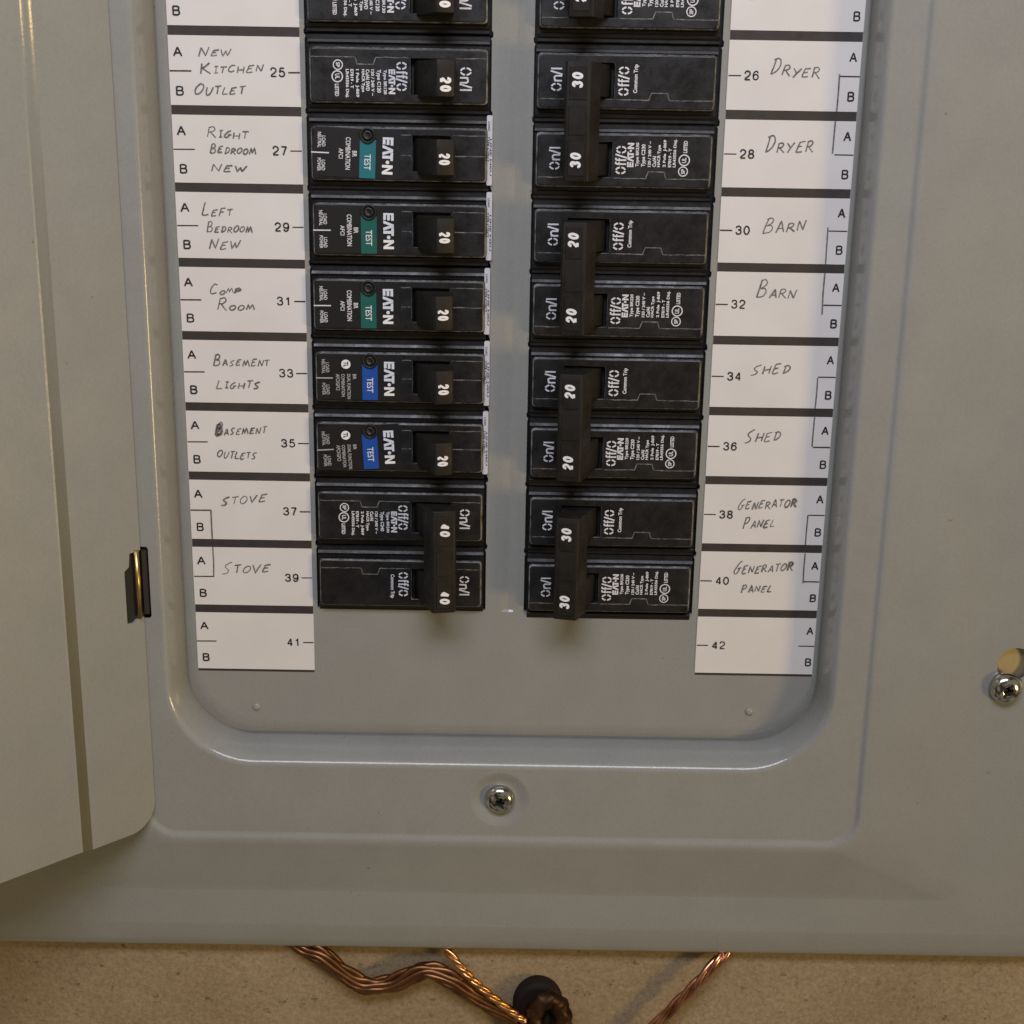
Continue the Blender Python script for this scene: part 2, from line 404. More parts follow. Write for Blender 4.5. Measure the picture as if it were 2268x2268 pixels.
def ring(mb, l, r, b, t, rad, y): return mb.add([(x, y, z) for x, z in rrect(l, r, b, t, rad)])
def hole_circle(mb, cx, cz, r, y, n=32): return mb.add([(cx + r * math.cos(2 * math.pi * k / n), y, cz + r * math.sin(2 * math.pi * k / n)) for k in range(n)])

mb = MB()
a = ring(mb, -4.72, 4.65, -9.99, 3.0, 1.02, .05)
b = ring(mb, -4.706, 4.634, -9.974, 3.0, 1.0, -.035)
mb.loft(a, b); mb.sharp_loop(b)
c = ring(mb, -4.702, 4.629, -9.968, 3.0, 1.0, -.050); mb.loft(b, c); b = c
c = ring(mb, -4.825, 4.718, -10.150, 3.15, 1.14, -.405); mb.loft(b, c); b = c
x0, x1, zb, y0 = -4.825, 4.718, -10.150, -.405
for k in range(1, 8):                                # rolled lip of the opening
    t = k / 7; s_ = math.sin(t * math.pi / 2); q = 1 - math.cos(t * math.pi / 2)
    c = ring(mb, x0 - .022 * s_ - .075 * q, x1 + .022 * s_ + .075 * q, zb - .034 * s_ - .085 * q, 3.15 + .08 * t, 1.14 + .10 * t, y0 - .10 * s_)
    mb.loft(b, c); b = c
lip = b; Y1 = y0 - .10
S0 = ring(mb, -5.225, 5.225, -11.335, 3.9, .40, Y1)
scx, scz, scr = -.041, -10.755, .23
hole = hole_circle(mb, scx, scz, .44, Y1)
slot = mb.add([(x, Y1, z) for x, z in rrect(-5.21, -5.05, -7.98, -6.92, .04, 6)])
mb.fill([lip, S0, hole, slot])
b = hole                                             # shallow dimple under the screw
for rr, dy in ((.42, .004), (.38, .016), (.33, .036), (.29, .05), (.25, .056)):
    c = hole_circle(mb, scx, scz, rr, Y1 + dy); mb.loft(b, c); b = c
mb.face(b)
b = slot
c = mb.add([(x, Y1 + .11, z) for x, z in rrect(-5.21, -5.05, -7.98, -6.92, .04, 6)]); mb.loft(b, c, 1, False); mb.face(c, 1)
b = S0; mb.sharp_loop(S0)
for dx, y in ((.015, .003), (.035, .014), (.055, .028), (.075, .039), (.10, .043)):
    c = ring(mb, -5.225 - dx, 5.225 + dx, -11.335 - dx * 1.15, 3.9 + dx, .40 + dx, Y1 - y); mb.loft(b, c); b = c
c = ring(mb, -5.37, 5.37, -11.48, 4.0, .50, Y1 - .043); mb.loft(b, c); b = c
c = ring(mb, -5.52, 5.52, -11.55, 4.1, .50, Y1 - .030); mb.loft(b, c); b = c
c = ring(mb, -6.80, 6.80, -12.32, 5.0, .30, -.325); mb.loft(b, c); b = c
c = ring(mb, -7.00, 7.00, -12.44, 5.2, .28, -.308); mb.loft(b, c); mb.sharp_loop(c); b = c
B1 = ring(mb, -8.40, 8.40, -13.03, 6.0, .25, -.29)
kh = [(7.43 + .265 * math.cos(t), -8.571 + .265 * math.sin(t)) for t in [math.radians(-62 + 304 * k / 28) for k in range(29)]]
kh = kh + [(7.30, -9.02), (7.36, -9.06), (7.44, -9.06), (7.54, -9.0)]
khl = mb.add([(x, -.298, z) for x, z in kh])
mb.fill([b, B1, khl])
c = mb.add([(x, -.23, z) for x, z in kh]); mb.loft(khl, c, 0, False)
b = B1; mb.sharp_loop(B1)
for dx, y in ((.06, -.283), (.24, -.242), (.36, -.21), (.395, -.185), (.40, -.165), (.40, -.14)):
    c = ring(mb, -8.4 - dx, 8.4 + dx, -13.03 - dx * 1.15, 6 + dx, .25 + dx, y); mb.loft(b, c); b = c
CB(mb, 'trim_frame', [M['paint'], M['dark']], recalc=True)

# dead front plate with the two breaker cut-outs and the pressed centre groove
def cutout(xl, xr, zb, zt, rows):
    pts = [(xl, zb), (xr, zb)]
    for z in rows:
        j = random.uniform(-.01, .01)
        pts += [(xr, z - .07), (xr - .012, z - .045), (xr + .016, z - .02 + j), (xr + .02, z + .03 + j), (xr, z + .06)]
    pts += [(xr, zt), (xl, zt)]
    for z in reversed(rows):
        j = random.uniform(-.01, .01)
        pts += [(xl, z + .06), (xl - .014, z + .035 + j), (xl - .010, z - .01), (xl + .012, z - .04), (xl, z - .07)]
    return pts
mb = MB()
L0 = ring(mb, -4.555, 4.560, -9.74, 2.95, .95, 0)
cl = cutout(-2.752, -.297, -7.963, 2.0, list(range(-7, 2)))
cr = cutout(.262, 2.726, -7.975, 2.0, [z - .06 for z in range(-7, 2)])
lcl = mb.add([(x, 0, z) for x, z in cl]); lcr = mb.add([(x, 0, z) for x, z in cr])
gx = [(-.075, 0), (-.05, .003), (.022, .028), (.032, .030), (.042, .028), (.105, .011), (.15, .003), (.19, 0)]
g = [(gx[0][0], -7.985)] + [(x, -7.985) for x, y in gx[1:-1]] + [(gx[-1][0], -7.985), (gx[-1][0], 2.5), (gx[0][0], 2.5)]
gl = mb.add([(x, 0, z) for x, z in g])
mb.fill([L0, lcl, lcr, gl])
bt = mb.add([(x, y, -7.955) for x, y in gx]); tp = mb.add([(x, y, 2.5) for x, y in gx])
mb.loft(bt, tp, 0, True, closed=False)
mb.loft(gl[:8], bt, 0, False, closed=False)
for lp, src in ((lcl, cl), (lcr, cr)):
    e1 = mb.add([(x, .062, z) for x, z in src]); mb.loft(lp, e1, 0, False)
b = L0; mb.sharp_loop(L0)
for dl, dr, dz, y in ((.02, .012, .04, .002), (.05, .03, .09, .009), (.09, .06, .14, .021), (.14, .10, .20, .038), (.30, .22, .40, .105)):
    c = ring(mb, -4.555 - dl, 4.560 + dr, -9.74 - dz, 2.95 + dr, .95 + dr, y); mb.loft(b, c); b = c
for px, pz in ((-3.70, -9.55), (3.66, -9.50)):        # two small pressed dimples near the lower corners
    prev = None
    for k in range(6):
        a_ = k / 5 * 1.1; c = mb.add([(px + .06 * math.cos(a_ * 1.42) * math.cos(t), -.001 - .034 * math.sin(a_ * 1.42), pz + .06 * math.cos(a_ * 1.42) * math.sin(t)) for t in [2 * math.pi * q / 20 for q in range(20)]])
        if prev: mb.loft(prev, c, 1)
        prev = c
    mb.face(prev, 1, True)
CB(mb, 'dead_front', [M['paint'], M['gloss']])

# screws
def screw_mesh(r, h, turn):
    mb = MB(); n = 32; prev = None
    prof = [(r * .97, 0), (r, h * .12), (r * .985, h * .28), (r * .93, h * .5), (r * .82, h * .72), (r * .66, h * .88), (r * .45, h * .97), (r * .3, h)]
    for rr, hh in prof:
        c = mb.add([(rr * math.cos(2 * math.pi * k / n), -hh, rr * math.sin(2 * math.pi * k / n)) for k in range(n)])
        if prev: mb.loft(prev, c)
        prev = c
    # crossed drive recess: sunken floor, arms are dark plates with the shade in their colour
    fl = mb.add([((r * (.30 if k % 8 else .30)) * .55 * math.cos(2 * math.pi * k / n), -h * .45, r * .55 * .30 * math.sin(2 * math.pi * k / n)) for k in range(n)])
    mb.loft(prev, fl, 1, False); mb.face(fl, 1)
    for q in range(4):
        t = turn + q * math.pi / 2; d = Vector((math.cos(t), math.sin(t))); p = Vector((-d.y, d.x))
        pts = [d * r * .16 + p * r * .085, d * r * .50 + p * r * .075, d * r * .50 - p * r * .075, d * r * .16 - p * r * .085]
        hs = [h * 1.03, h * .99, h * .99, h * 1.03]
        mb.face(mb.add([(v.x, -hh, v.y) for v, hh in zip(pts, hs)]), 1)
    return mb
for (sx, sy, sz, r, h, tn) in ((scx, -.445, scz, .225, .15, .5), (7.31, -.315, -8.91, .236, .17, 1.05)):
    o = screw_mesh(r, h, tn).build('screw', [M['steel'], M['dark']], cover)
    o.location = (sx * IN, sy * IN, (sz + cover_off) * IN)

# the door, hinged on the left and swung out
dirx, diry = -math.cos(math.radians(45.3)), -math.sin(math.radians(45.3))
hx, hy = -5.150, -.535
def DP(s, z, n): return (hx + dirx * s + (-diry) * n, hy + diry * s + dirx * n, z)   # n: towards the viewer's side
mb = MB()
zb, zt, rad = -11.25, 3.4, .42
sx = [(0, 0), (1.03, 0), (1.055, -.002), (1.08, -.007), (1.11, -.016), (1.14, -.025), (1.17, -.030), (1.20, -.032), (10.2, -.032)]
notch = [(-6.96, .0), (-6.98, .17), (-7.17, .19), (-7.23, .265), (-8.00, .265), (-8.01, .16), (-7.97, .12), (-7.95, .0)]
def outline():
    pts = [(0, zt)]                                  # hinge edge, top to bottom, with the hinge notch, then the round corner
    pts += [(s, z) for z, s in notch]
    for k in range(11):
        t = math.radians(180 + 90 * k / 10); pts.append((rad + rad * math.cos(t), zb + rad + rad * math.sin(t)))
    return pts
hz = outline()
front = mb.add([DP(s, z, 0) for s, z in hz] + [DP(1.03, zb, 0), DP(1.03, zt, 0)])
mb.face(front, 0, False)
back = mb.add([DP(s, z, -.06) for s, z in hz] + [DP(1.03, zb, -.06), DP(1.03, zt, -.06)])
mb.loft(front, back, 0, False)
pb = pt = None
for s, n in sx[1:]:
    cb = mb.add([DP(s, zb, n), DP(s, zb, n - .06)]); ct = mb.add([DP(s, zt, n), DP(s, zt, n - .06)])
    if pb:
        mb.face((pb[0], cb[0], ct[0], pt[0]), 0, s < 1.2); mb.face((pb[0], pb[1], cb[1], cb[0]))
    pb, pt = cb, ct
door = CB(mb, 'door', [M['paint']], recalc=False)
# hinge: a brass pin in a dark knuckle
def cyl(mb, x, y, z0, z1, r, n=20, mi=0):
    a = mb.add([(x + r * math.cos(2 * math.pi * k / n), y + r * math.sin(2 * math.pi * k / n), z0) for k in range(n)])
    b = mb.add([(v[0], v[1], z1) for v in (mb.v[i] for i in a)])
    mb.loft(a, b, mi, True); mb.face(a, mi); mb.face(b, mi)
mb = MB(); cyl(mb, -5.190, -.60, -7.93, -6.95, .038)
mb.build('hinge_pin', M['brass'], door)
mb = MB(); mb.box(-5.135, -5.070, -.545, -.43, -7.91, -6.96); mb.build('hinge_knuckle', M['hinge'], door)
mb = MB(); mb.prism([(-.03, -.050), (.235, -.050), (.235, -.042), (-.03, -.042)], lambda u, v, t: DP(u, t, v), -8.0, -6.97)  # dark sheet added behind the notch, its colour stands in for shade
mb.build('notch_shade_sheet', M['dark'], door)

# ------------------------------------------------------------------ label strips
def strip(x0, x1, z_top, rows, label, right):
    z_low = z_top - 1
    o = thing('circuit_label_strip', (x0, 0, z_low), label, 'label strip', 'printed circuit label strips')
    def put(mbx, name, mt, par):
        ob = mbx.build(name, mt, par, recalc=False)
        if par is o: ob.location = (-x0 * IN, 0, -z_low * IN)
        return ob
    zb = rows[-1]['z'] - .975
    mb = MB(); mb.box(x0, x1, -.006, -.0012, zb, rows[0]['z'] + .02); put(mb, 'backing_strip', M['bar'], o)
    for r in rows:
        z = r['z']
        mb = MB(); j = random.uniform(-.003, .003)
        mb.box(x0 - .004 + j, x1 + .004 + j, -.012, -.004, z - .939, z - .061); fld = put(mb, 'label_field', M['paper'], o)
        fn = lambda x, y, h=0: (x, -.0135 - h, y)
        mb = MB()
        if right: d = r['d']; ab = ((4.392 + d, 4.498 + d), (4.402 + d, 4.502 + d)); nm = (3.028 + d * .6, 3.225 + d * .6)
        else: ab = ((-4.482, -4.357), (-4.468, -4.358)); nm = (-3.214, -3.012)
        up = .012 if right else 0
        figures(mb, 'A', *ab[0], z - .332 + up, z - .200 + up, .0215, fn)
        if right: stroke(mb, [(4.29 + d, z - .494), (x1, z - .494)], .016, fn)
        else: stroke(mb, [(x0 + .002, z - .508), (-4.25, z - .505)], .016, fn)
        figures(mb, 'B', *ab[1], z - .822 + up, z - .696 + up, .0215, fn)
        put(mb, 'half_letters', M['ink'], fld)
        mb = MB()
        if r['n']: figures(mb, r['n'], *nm, z - .567 + up * .3, z - .443 + up * .3, .019, fn)
        if right: stroke(mb, [(x0 + .004, z - .506), (2.99, z - .506)], .016, fn)
        else: stroke(mb, [(-2.974, z - .507), (x1 - .002, z - .505)], .016, fn)
        put(mb, 'circuit_number', M['ink'], fld)
        mb = MB()
        for wd in r['w']:
            write_hand(mb, *wd, fn)
            if r['n'] == '35' and wd[0] == 'BASEMENT':            # the first letter was gone over several times
                for q in range(3): write_hand(mb, 'B', wd[1] - .01 + .012 * q, wd[2], wd[1] + .085 + .01 * q, wd[2] + .01, wd[5] * (.95 + .06 * q), wd[5], fn, .02)
            if wd[0] == 'GENERATOR':                               # its last letters were corrected
                write_hand(mb, 'OR', wd[3] - .17, wd[4] - .01, wd[3] + .01, wd[4], wd[6], wd[6] * 1.05, fn)
            if wd[0] == 'COMP': write_hand(mb, 'P', wd[3] - .09, wd[4], wd[3] + .02, wd[4], wd[6], wd[6], fn, .02)
        if r.get('br'): 
            (bx, bz0, bz1) = r['br']; stroke(mb, [(bx, bz0), (bx + random.uniform(-.006, .006), (bz0 + bz1) / 2), (bx + random.uniform(-.006, .006), bz1)], .02, fn)
        if mb.v: put(mb, 'handwriting', M['pencil'], fld)
    return o
LW = {25: [('NEW', -4.143, -0.326, -3.703, -0.297, 0.122, 0.079), ('KITCHEN', -4.126, -0.528, -3.297, -0.506, 0.136, 0.08), ('OUTLET', -4.223, -0.809, -3.552, -0.77, 0.149, 0.093)],
 27: [('RIGHT', -4.077, -1.338, -3.528, -1.362, 0.132, 0.082), ('BEDROOM', -4.046, -1.544, -3.429, -1.553, 0.127, 0.076), ('NEW', -4.037, -1.78, -3.556, -1.791, 0.109, 0.083)],
 29: [('LEFT', -4.188, -2.372, -3.778, -2.359, 0.166, 0.092), ('BEDROOM', -4.134, -2.595, -3.511, -2.585, 0.132, 0.081), ('NEW', -4.112, -2.82, -3.677, -2.79, 0.133, 0.098)],
 31: [('COMP', -4.128, -3.424, -3.706, -3.411, 0.13, 0.065), ('ROOM', -4.035, -3.63, -3.511, -3.639, 0.143, 0.072)],
 33: [('BASEMENT', -4.121, -4.415, -3.342, -4.41, 0.155, 0.086), ('LIGHTS', -4.093, -4.735, -3.478, -4.724, 0.128, 0.093)],
 35: [('BASEMENT', -4.131, -5.408, -3.418, -5.367, 0.165, 0.088), ('OUTLETS', -4.124, -5.728, -3.57, -5.743, 0.107, 0.089)],
 37: [('STOVE', -4.094, -6.428, -3.441, -6.357, 0.111, 0.103)], 39: [('STOVE', -4.125, -7.468, -3.42, -7.415, 0.164, 0.114)]}
RW = {26: [('DRYER', 3.37, -0.428, 4.029, -0.469, 0.179, 0.123)], 28: [('DRYER', 3.367, -1.425, 4.014, -1.395, 0.203, 0.133)],
 30: [('BARN', 3.406, -2.494, 3.985, -2.432, 0.189, 0.124)], 32: [('BARN', 3.378, -3.349, 3.917, -3.347, 0.214, 0.12)],
 34: [('SHED', 3.367, -4.425, 3.918, -4.375, 0.158, 0.117)], 36: [('SHED', 3.343, -5.386, 3.847, -5.342, 0.163, 0.114)],
 38: [('GENERATOR', 3.299, -6.372, 4.132, -6.315, 0.16, 0.109), ('PANEL', 3.393, -6.656, 3.842, -6.612, 0.146, 0.11)],
 40: [('GENERATOR', 3.295, -7.345, 4.145, -7.266, 0.194, 0.111), ('PANEL', 3.426, -7.622, 3.868, -7.605, 0.121, 0.093)]}
LB = {37: (-4.245, -6.503, -6.945), 39: (-4.245, -7.055, -7.515)}
RB = {26: (4.283, -.41, -.885), 28: (4.275, -1.005, -1.42), 30: (4.285, -2.39, -2.885), 32: (4.289, -3.005, -3.565), 34: (4.30, -4.45, -4.885),
      36: (4.299, -5.005, -5.43), 38: (4.311, -6.44, -6.885), 40: (4.313, -7.005, -7.46)}
rowsL = [dict(n=str(n), z=float(-i + 1), w=LW.get(n, []), br=LB.get(n)) for i, n in enumerate(range(23, 43, 2))]
rowsR = [dict(n=str(n), z=float(-i + 1) + .056, w=RW.get(n, []), br=RB.get(n), d=.003 * i) for i, n in enumerate(range(24, 44, 2))]
rowsL[0]['n'] = '23'; rowsR[0]['n'] = '24'
strip(-4.538, -2.819, -7, rowsL, 'white strip of odd numbered circuit labels, handwritten KITCHEN to STOVE, beside the open door', False)
strip(2.819, 4.551, -7, rowsR, 'white strip of even numbered circuit labels, handwritten DRYER to GENERATOR PANEL, far from the door', True)

# ------------------------------------------------------------------ breakers
# local frame of a breaker: x = reading direction of its printing, y = from the outer end to the centre of the panel, z = out of the panel
ROT_L = Matrix(((0, 1, 0), (0, 0, -1), (-1, 0, 0)))       # x -> -Z, y -> +X, z -> -Y
ROT_R = Matrix(((0, -1, 0), (0, 0, -1), (1, 0, 0)))       # x -> +Z, y -> -X, z -> -Y
FC = .15
OP = dict(std=(1.385, 1.965, .30, .765), afci=(1.405, 1.93, .27, .745))

def case_mesh(b0, kind):
    mb = MB()
    fn = lambda u, v, t: (b0 + u, t, v)
    prof = [(.005, -.3), (.005, -.02), (.018, .002), (.062, .002), (.068, .028), (.074, .033), (.108, .049), (.114, .044), (.120, .006), (.165, .006),
            (.885, .006), (.886, .044), (.892, .049), (.926, .033), (.932, .028), (.938, .002), (.980, .002), (.995, -.02), (.995, -.3)]
    mb.prism(prof, fn, .035, 2.42)
    mb.box(b0 + .005, b0 + .995, -.12, 2.57, -.3, -.1)
    # raised face block
    f0, f1 = (.172, .875) if kind == 'std' else (.168, .868)
    L = []
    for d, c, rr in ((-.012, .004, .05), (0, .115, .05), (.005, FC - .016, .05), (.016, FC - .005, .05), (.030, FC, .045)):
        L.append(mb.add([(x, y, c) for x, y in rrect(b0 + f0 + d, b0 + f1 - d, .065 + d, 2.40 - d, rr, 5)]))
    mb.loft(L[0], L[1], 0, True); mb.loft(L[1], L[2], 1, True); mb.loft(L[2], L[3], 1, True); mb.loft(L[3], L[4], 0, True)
    a0, a1, q0, q1 = OP[kind]
    hl = mb.add([(x, y, FC) for x, y in rrect(b0 + q0, b0 + q1, a0, a1, .015, 3)])
    mb.fill([L[4], hl], 0)
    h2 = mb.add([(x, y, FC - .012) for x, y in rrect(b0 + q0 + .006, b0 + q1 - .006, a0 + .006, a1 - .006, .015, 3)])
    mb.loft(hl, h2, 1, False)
    h3 = mb.add([(x, y, .012) for x, y in rrect(b0 + q0 + .01, b0 + q1 - .01, a0 + .01, a1 - .01, .015, 3)])
    mb.loft(h2, h3, 0, False); mb.face(h3, 0)
    return mb
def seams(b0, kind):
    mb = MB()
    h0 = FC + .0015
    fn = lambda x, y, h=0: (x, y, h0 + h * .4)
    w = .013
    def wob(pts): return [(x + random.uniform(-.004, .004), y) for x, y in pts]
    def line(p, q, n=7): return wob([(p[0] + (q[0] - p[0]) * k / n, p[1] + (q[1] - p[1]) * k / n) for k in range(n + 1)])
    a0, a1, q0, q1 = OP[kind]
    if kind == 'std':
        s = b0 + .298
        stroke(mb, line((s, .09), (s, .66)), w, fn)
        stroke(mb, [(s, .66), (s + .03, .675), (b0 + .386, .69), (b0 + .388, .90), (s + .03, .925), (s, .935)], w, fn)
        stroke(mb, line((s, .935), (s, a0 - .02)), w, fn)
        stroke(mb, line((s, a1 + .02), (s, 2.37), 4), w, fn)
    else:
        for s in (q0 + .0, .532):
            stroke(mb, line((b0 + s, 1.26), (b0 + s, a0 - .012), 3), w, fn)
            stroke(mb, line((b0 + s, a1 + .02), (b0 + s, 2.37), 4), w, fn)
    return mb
TP = [(1.42, .02), (1.50, .20), (1.62, .42), (1.72, .70), (1.765, .765), (1.78, .77), (1.985, .702), (2.0, .675), (1.975, .45), (1.945, .02)]
def tz(y): return .77 - (y - 1.78) * .3317 + .003
def toggle_mesh(b0, q0, q1, thin=False):
    mb = MB()
    mb.prism(TP, lambda u, v, t: (t, u, v), b0 + q0, b0 + q1)
    return mb
def eaton(mb, x0, x1, y0, y1, z):
    P = lambda pts: mb.poly([(x0 + u * (x1 - x0), y0 + v * (y1 - y0), z) for u, v in pts])
    P([(0, 0), (0, 1), (.055, 1), (.055, 0)])
    for v0, v1 in ((0, .26), (.37, .63), (.74, 1)): P([(.058, v0), (.058, v1), (.19 + .03 * v0, v1), (.19 + .03 * v0, v0)])
    P([(.205, 0), (.315, 1), (.348, 1), (.348, .62), (.285, 0)]); P([(.351, .62), (.351, 1), (.385, 1), (.485, 0), (.402, 0)])
    P([(.42, .76), (.395, 1), (.63, 1), (.63, .76)]); P([(.492, 0), (.492, .757), (.572, .757), (.572, 0)])
    cx, r = .672, .050
    mb.poly([(x0 + (cx + r * math.cos(t)) * (x1 - x0), y0 + (.5) * (y1 - y0) + r * (x1 - x0) * math.sin(t), z) for t in [2 * math.pi * k / 18 for k in range(18)]])
    P([(.745, 0), (.745, 1), (.82, 1), (.82, 0)]); P([(.823, 1), (.925, .38), (.925, 0), (.823, .62)]); P([(.928, 0), (.928, 1), (1, 1), (1, 0)])
def stencil_O(mb, x0, x1, y0, y1, w, fn):
    cx, cy, rx, ry = (x0 + x1) / 2, (y0 + y1) / 2, (x1 - x0 - w) / 2, (y1 - y0 - w) / 2
    for a in (45, 135, 225, 315): stroke(mb, arc(cx, cy, rx, ry, a - 35, a + 35, 6), w, fn)
def on_off(mb, mb2, b0, off, on):
    fn = lambda x, y, h=0: (x, y, FC + .004 + h * .3)
    w = .021
    x0, x1, y0, y1 = off; x0 += b0; x1 += b0; W = x1 - x0; H = y1 - y0
    stencil_O(mb, x0, x0 + .27 * W, y0, y1, w, fn)
    for k in (.32, .46):
        X = x0 + k * W
        stroke(mb, [(X + .04 * W, y0), (X + .04 * W, y1 - .02), (X + .06 * W, y1 - .004), (X + .12 * W, y1 - .004)], w, fn)
        stroke(mb, [(X, y0 + .66 * H), (X + .11 * W, y0 + .66 * H)], w * .85, fn)
    stroke(mb, [(x0 + .58 * W, y0 - .004), (x0 + .70 * W, y1 + .004)], w, fn)
    stencil_O(mb, x0 + .73 * W, x1, y0, y1, w, fn)
    mb = mb2
    x0, x1, y0, y1 = on; x0 += b0; x1 += b0; W = x1 - x0; H = y1 - y0
    stencil_O(mb, x0, x0 + .36 * W, y0, y1, w, fn)
    stroke(mb, [(x0 + .45 * W, y0), (x0 + .45 * W, y0 + .7 * H)], w, fn)
    stroke(mb, [(x0 + .45 * W, y0 + .52 * H), (x0 + .52 * W, y0 + .68 * H), (x0 + .62 * W, y0 + .68 * H), (x0 + .66 * W, y0 + .55 * H), (x0 + .66 * W, y0)], w, fn)
    stroke(mb, [(x0 + .72 * W, y0 - .004), (x0 + .87 * W, y1 + .004)], w, fn)
    stroke(mb, [(x0 + .97 * W, y0), (x0 + .97 * W, y1)], w, fn)
def spec_print(mb, b0, lines, off_y=0.0):
    fn = lambda x, y, h=0: (x, y, FC + .004 + h * .3)
    ys = [(1.025, 1.078), (.937, 1.002), (.873, .914), (.803, .852), (.739, .790), (.664, .716), (.601, .643), (.530, .582)]
    for (s, wd), (y0, y1) in zip(lines, ys): put_text(mb, s, b0 + .450, b0 + .450 + wd, y0, y1, fn, .035)
    # approval marks: a ringed monogram and a second ringed monogram with the word LISTED
    for cx, cy, r in ((b0 + .398, .440, .066), (b0 + .543, .430, .076)):
        mb.disc((cx, cy, FC + .004), r, n=28, inner=r * .80)
    put_text(mb, 'SP', b0 + .366, b0 + .430, .415, .466, fn, .03)
    put_text(mb, 'UL', b0 + .508, b0 + .578, .402, .462, fn, .03)
    put_text(mb, 'LISTED', b0 + .637, b0 + .792, .395, .448, fn, .03)

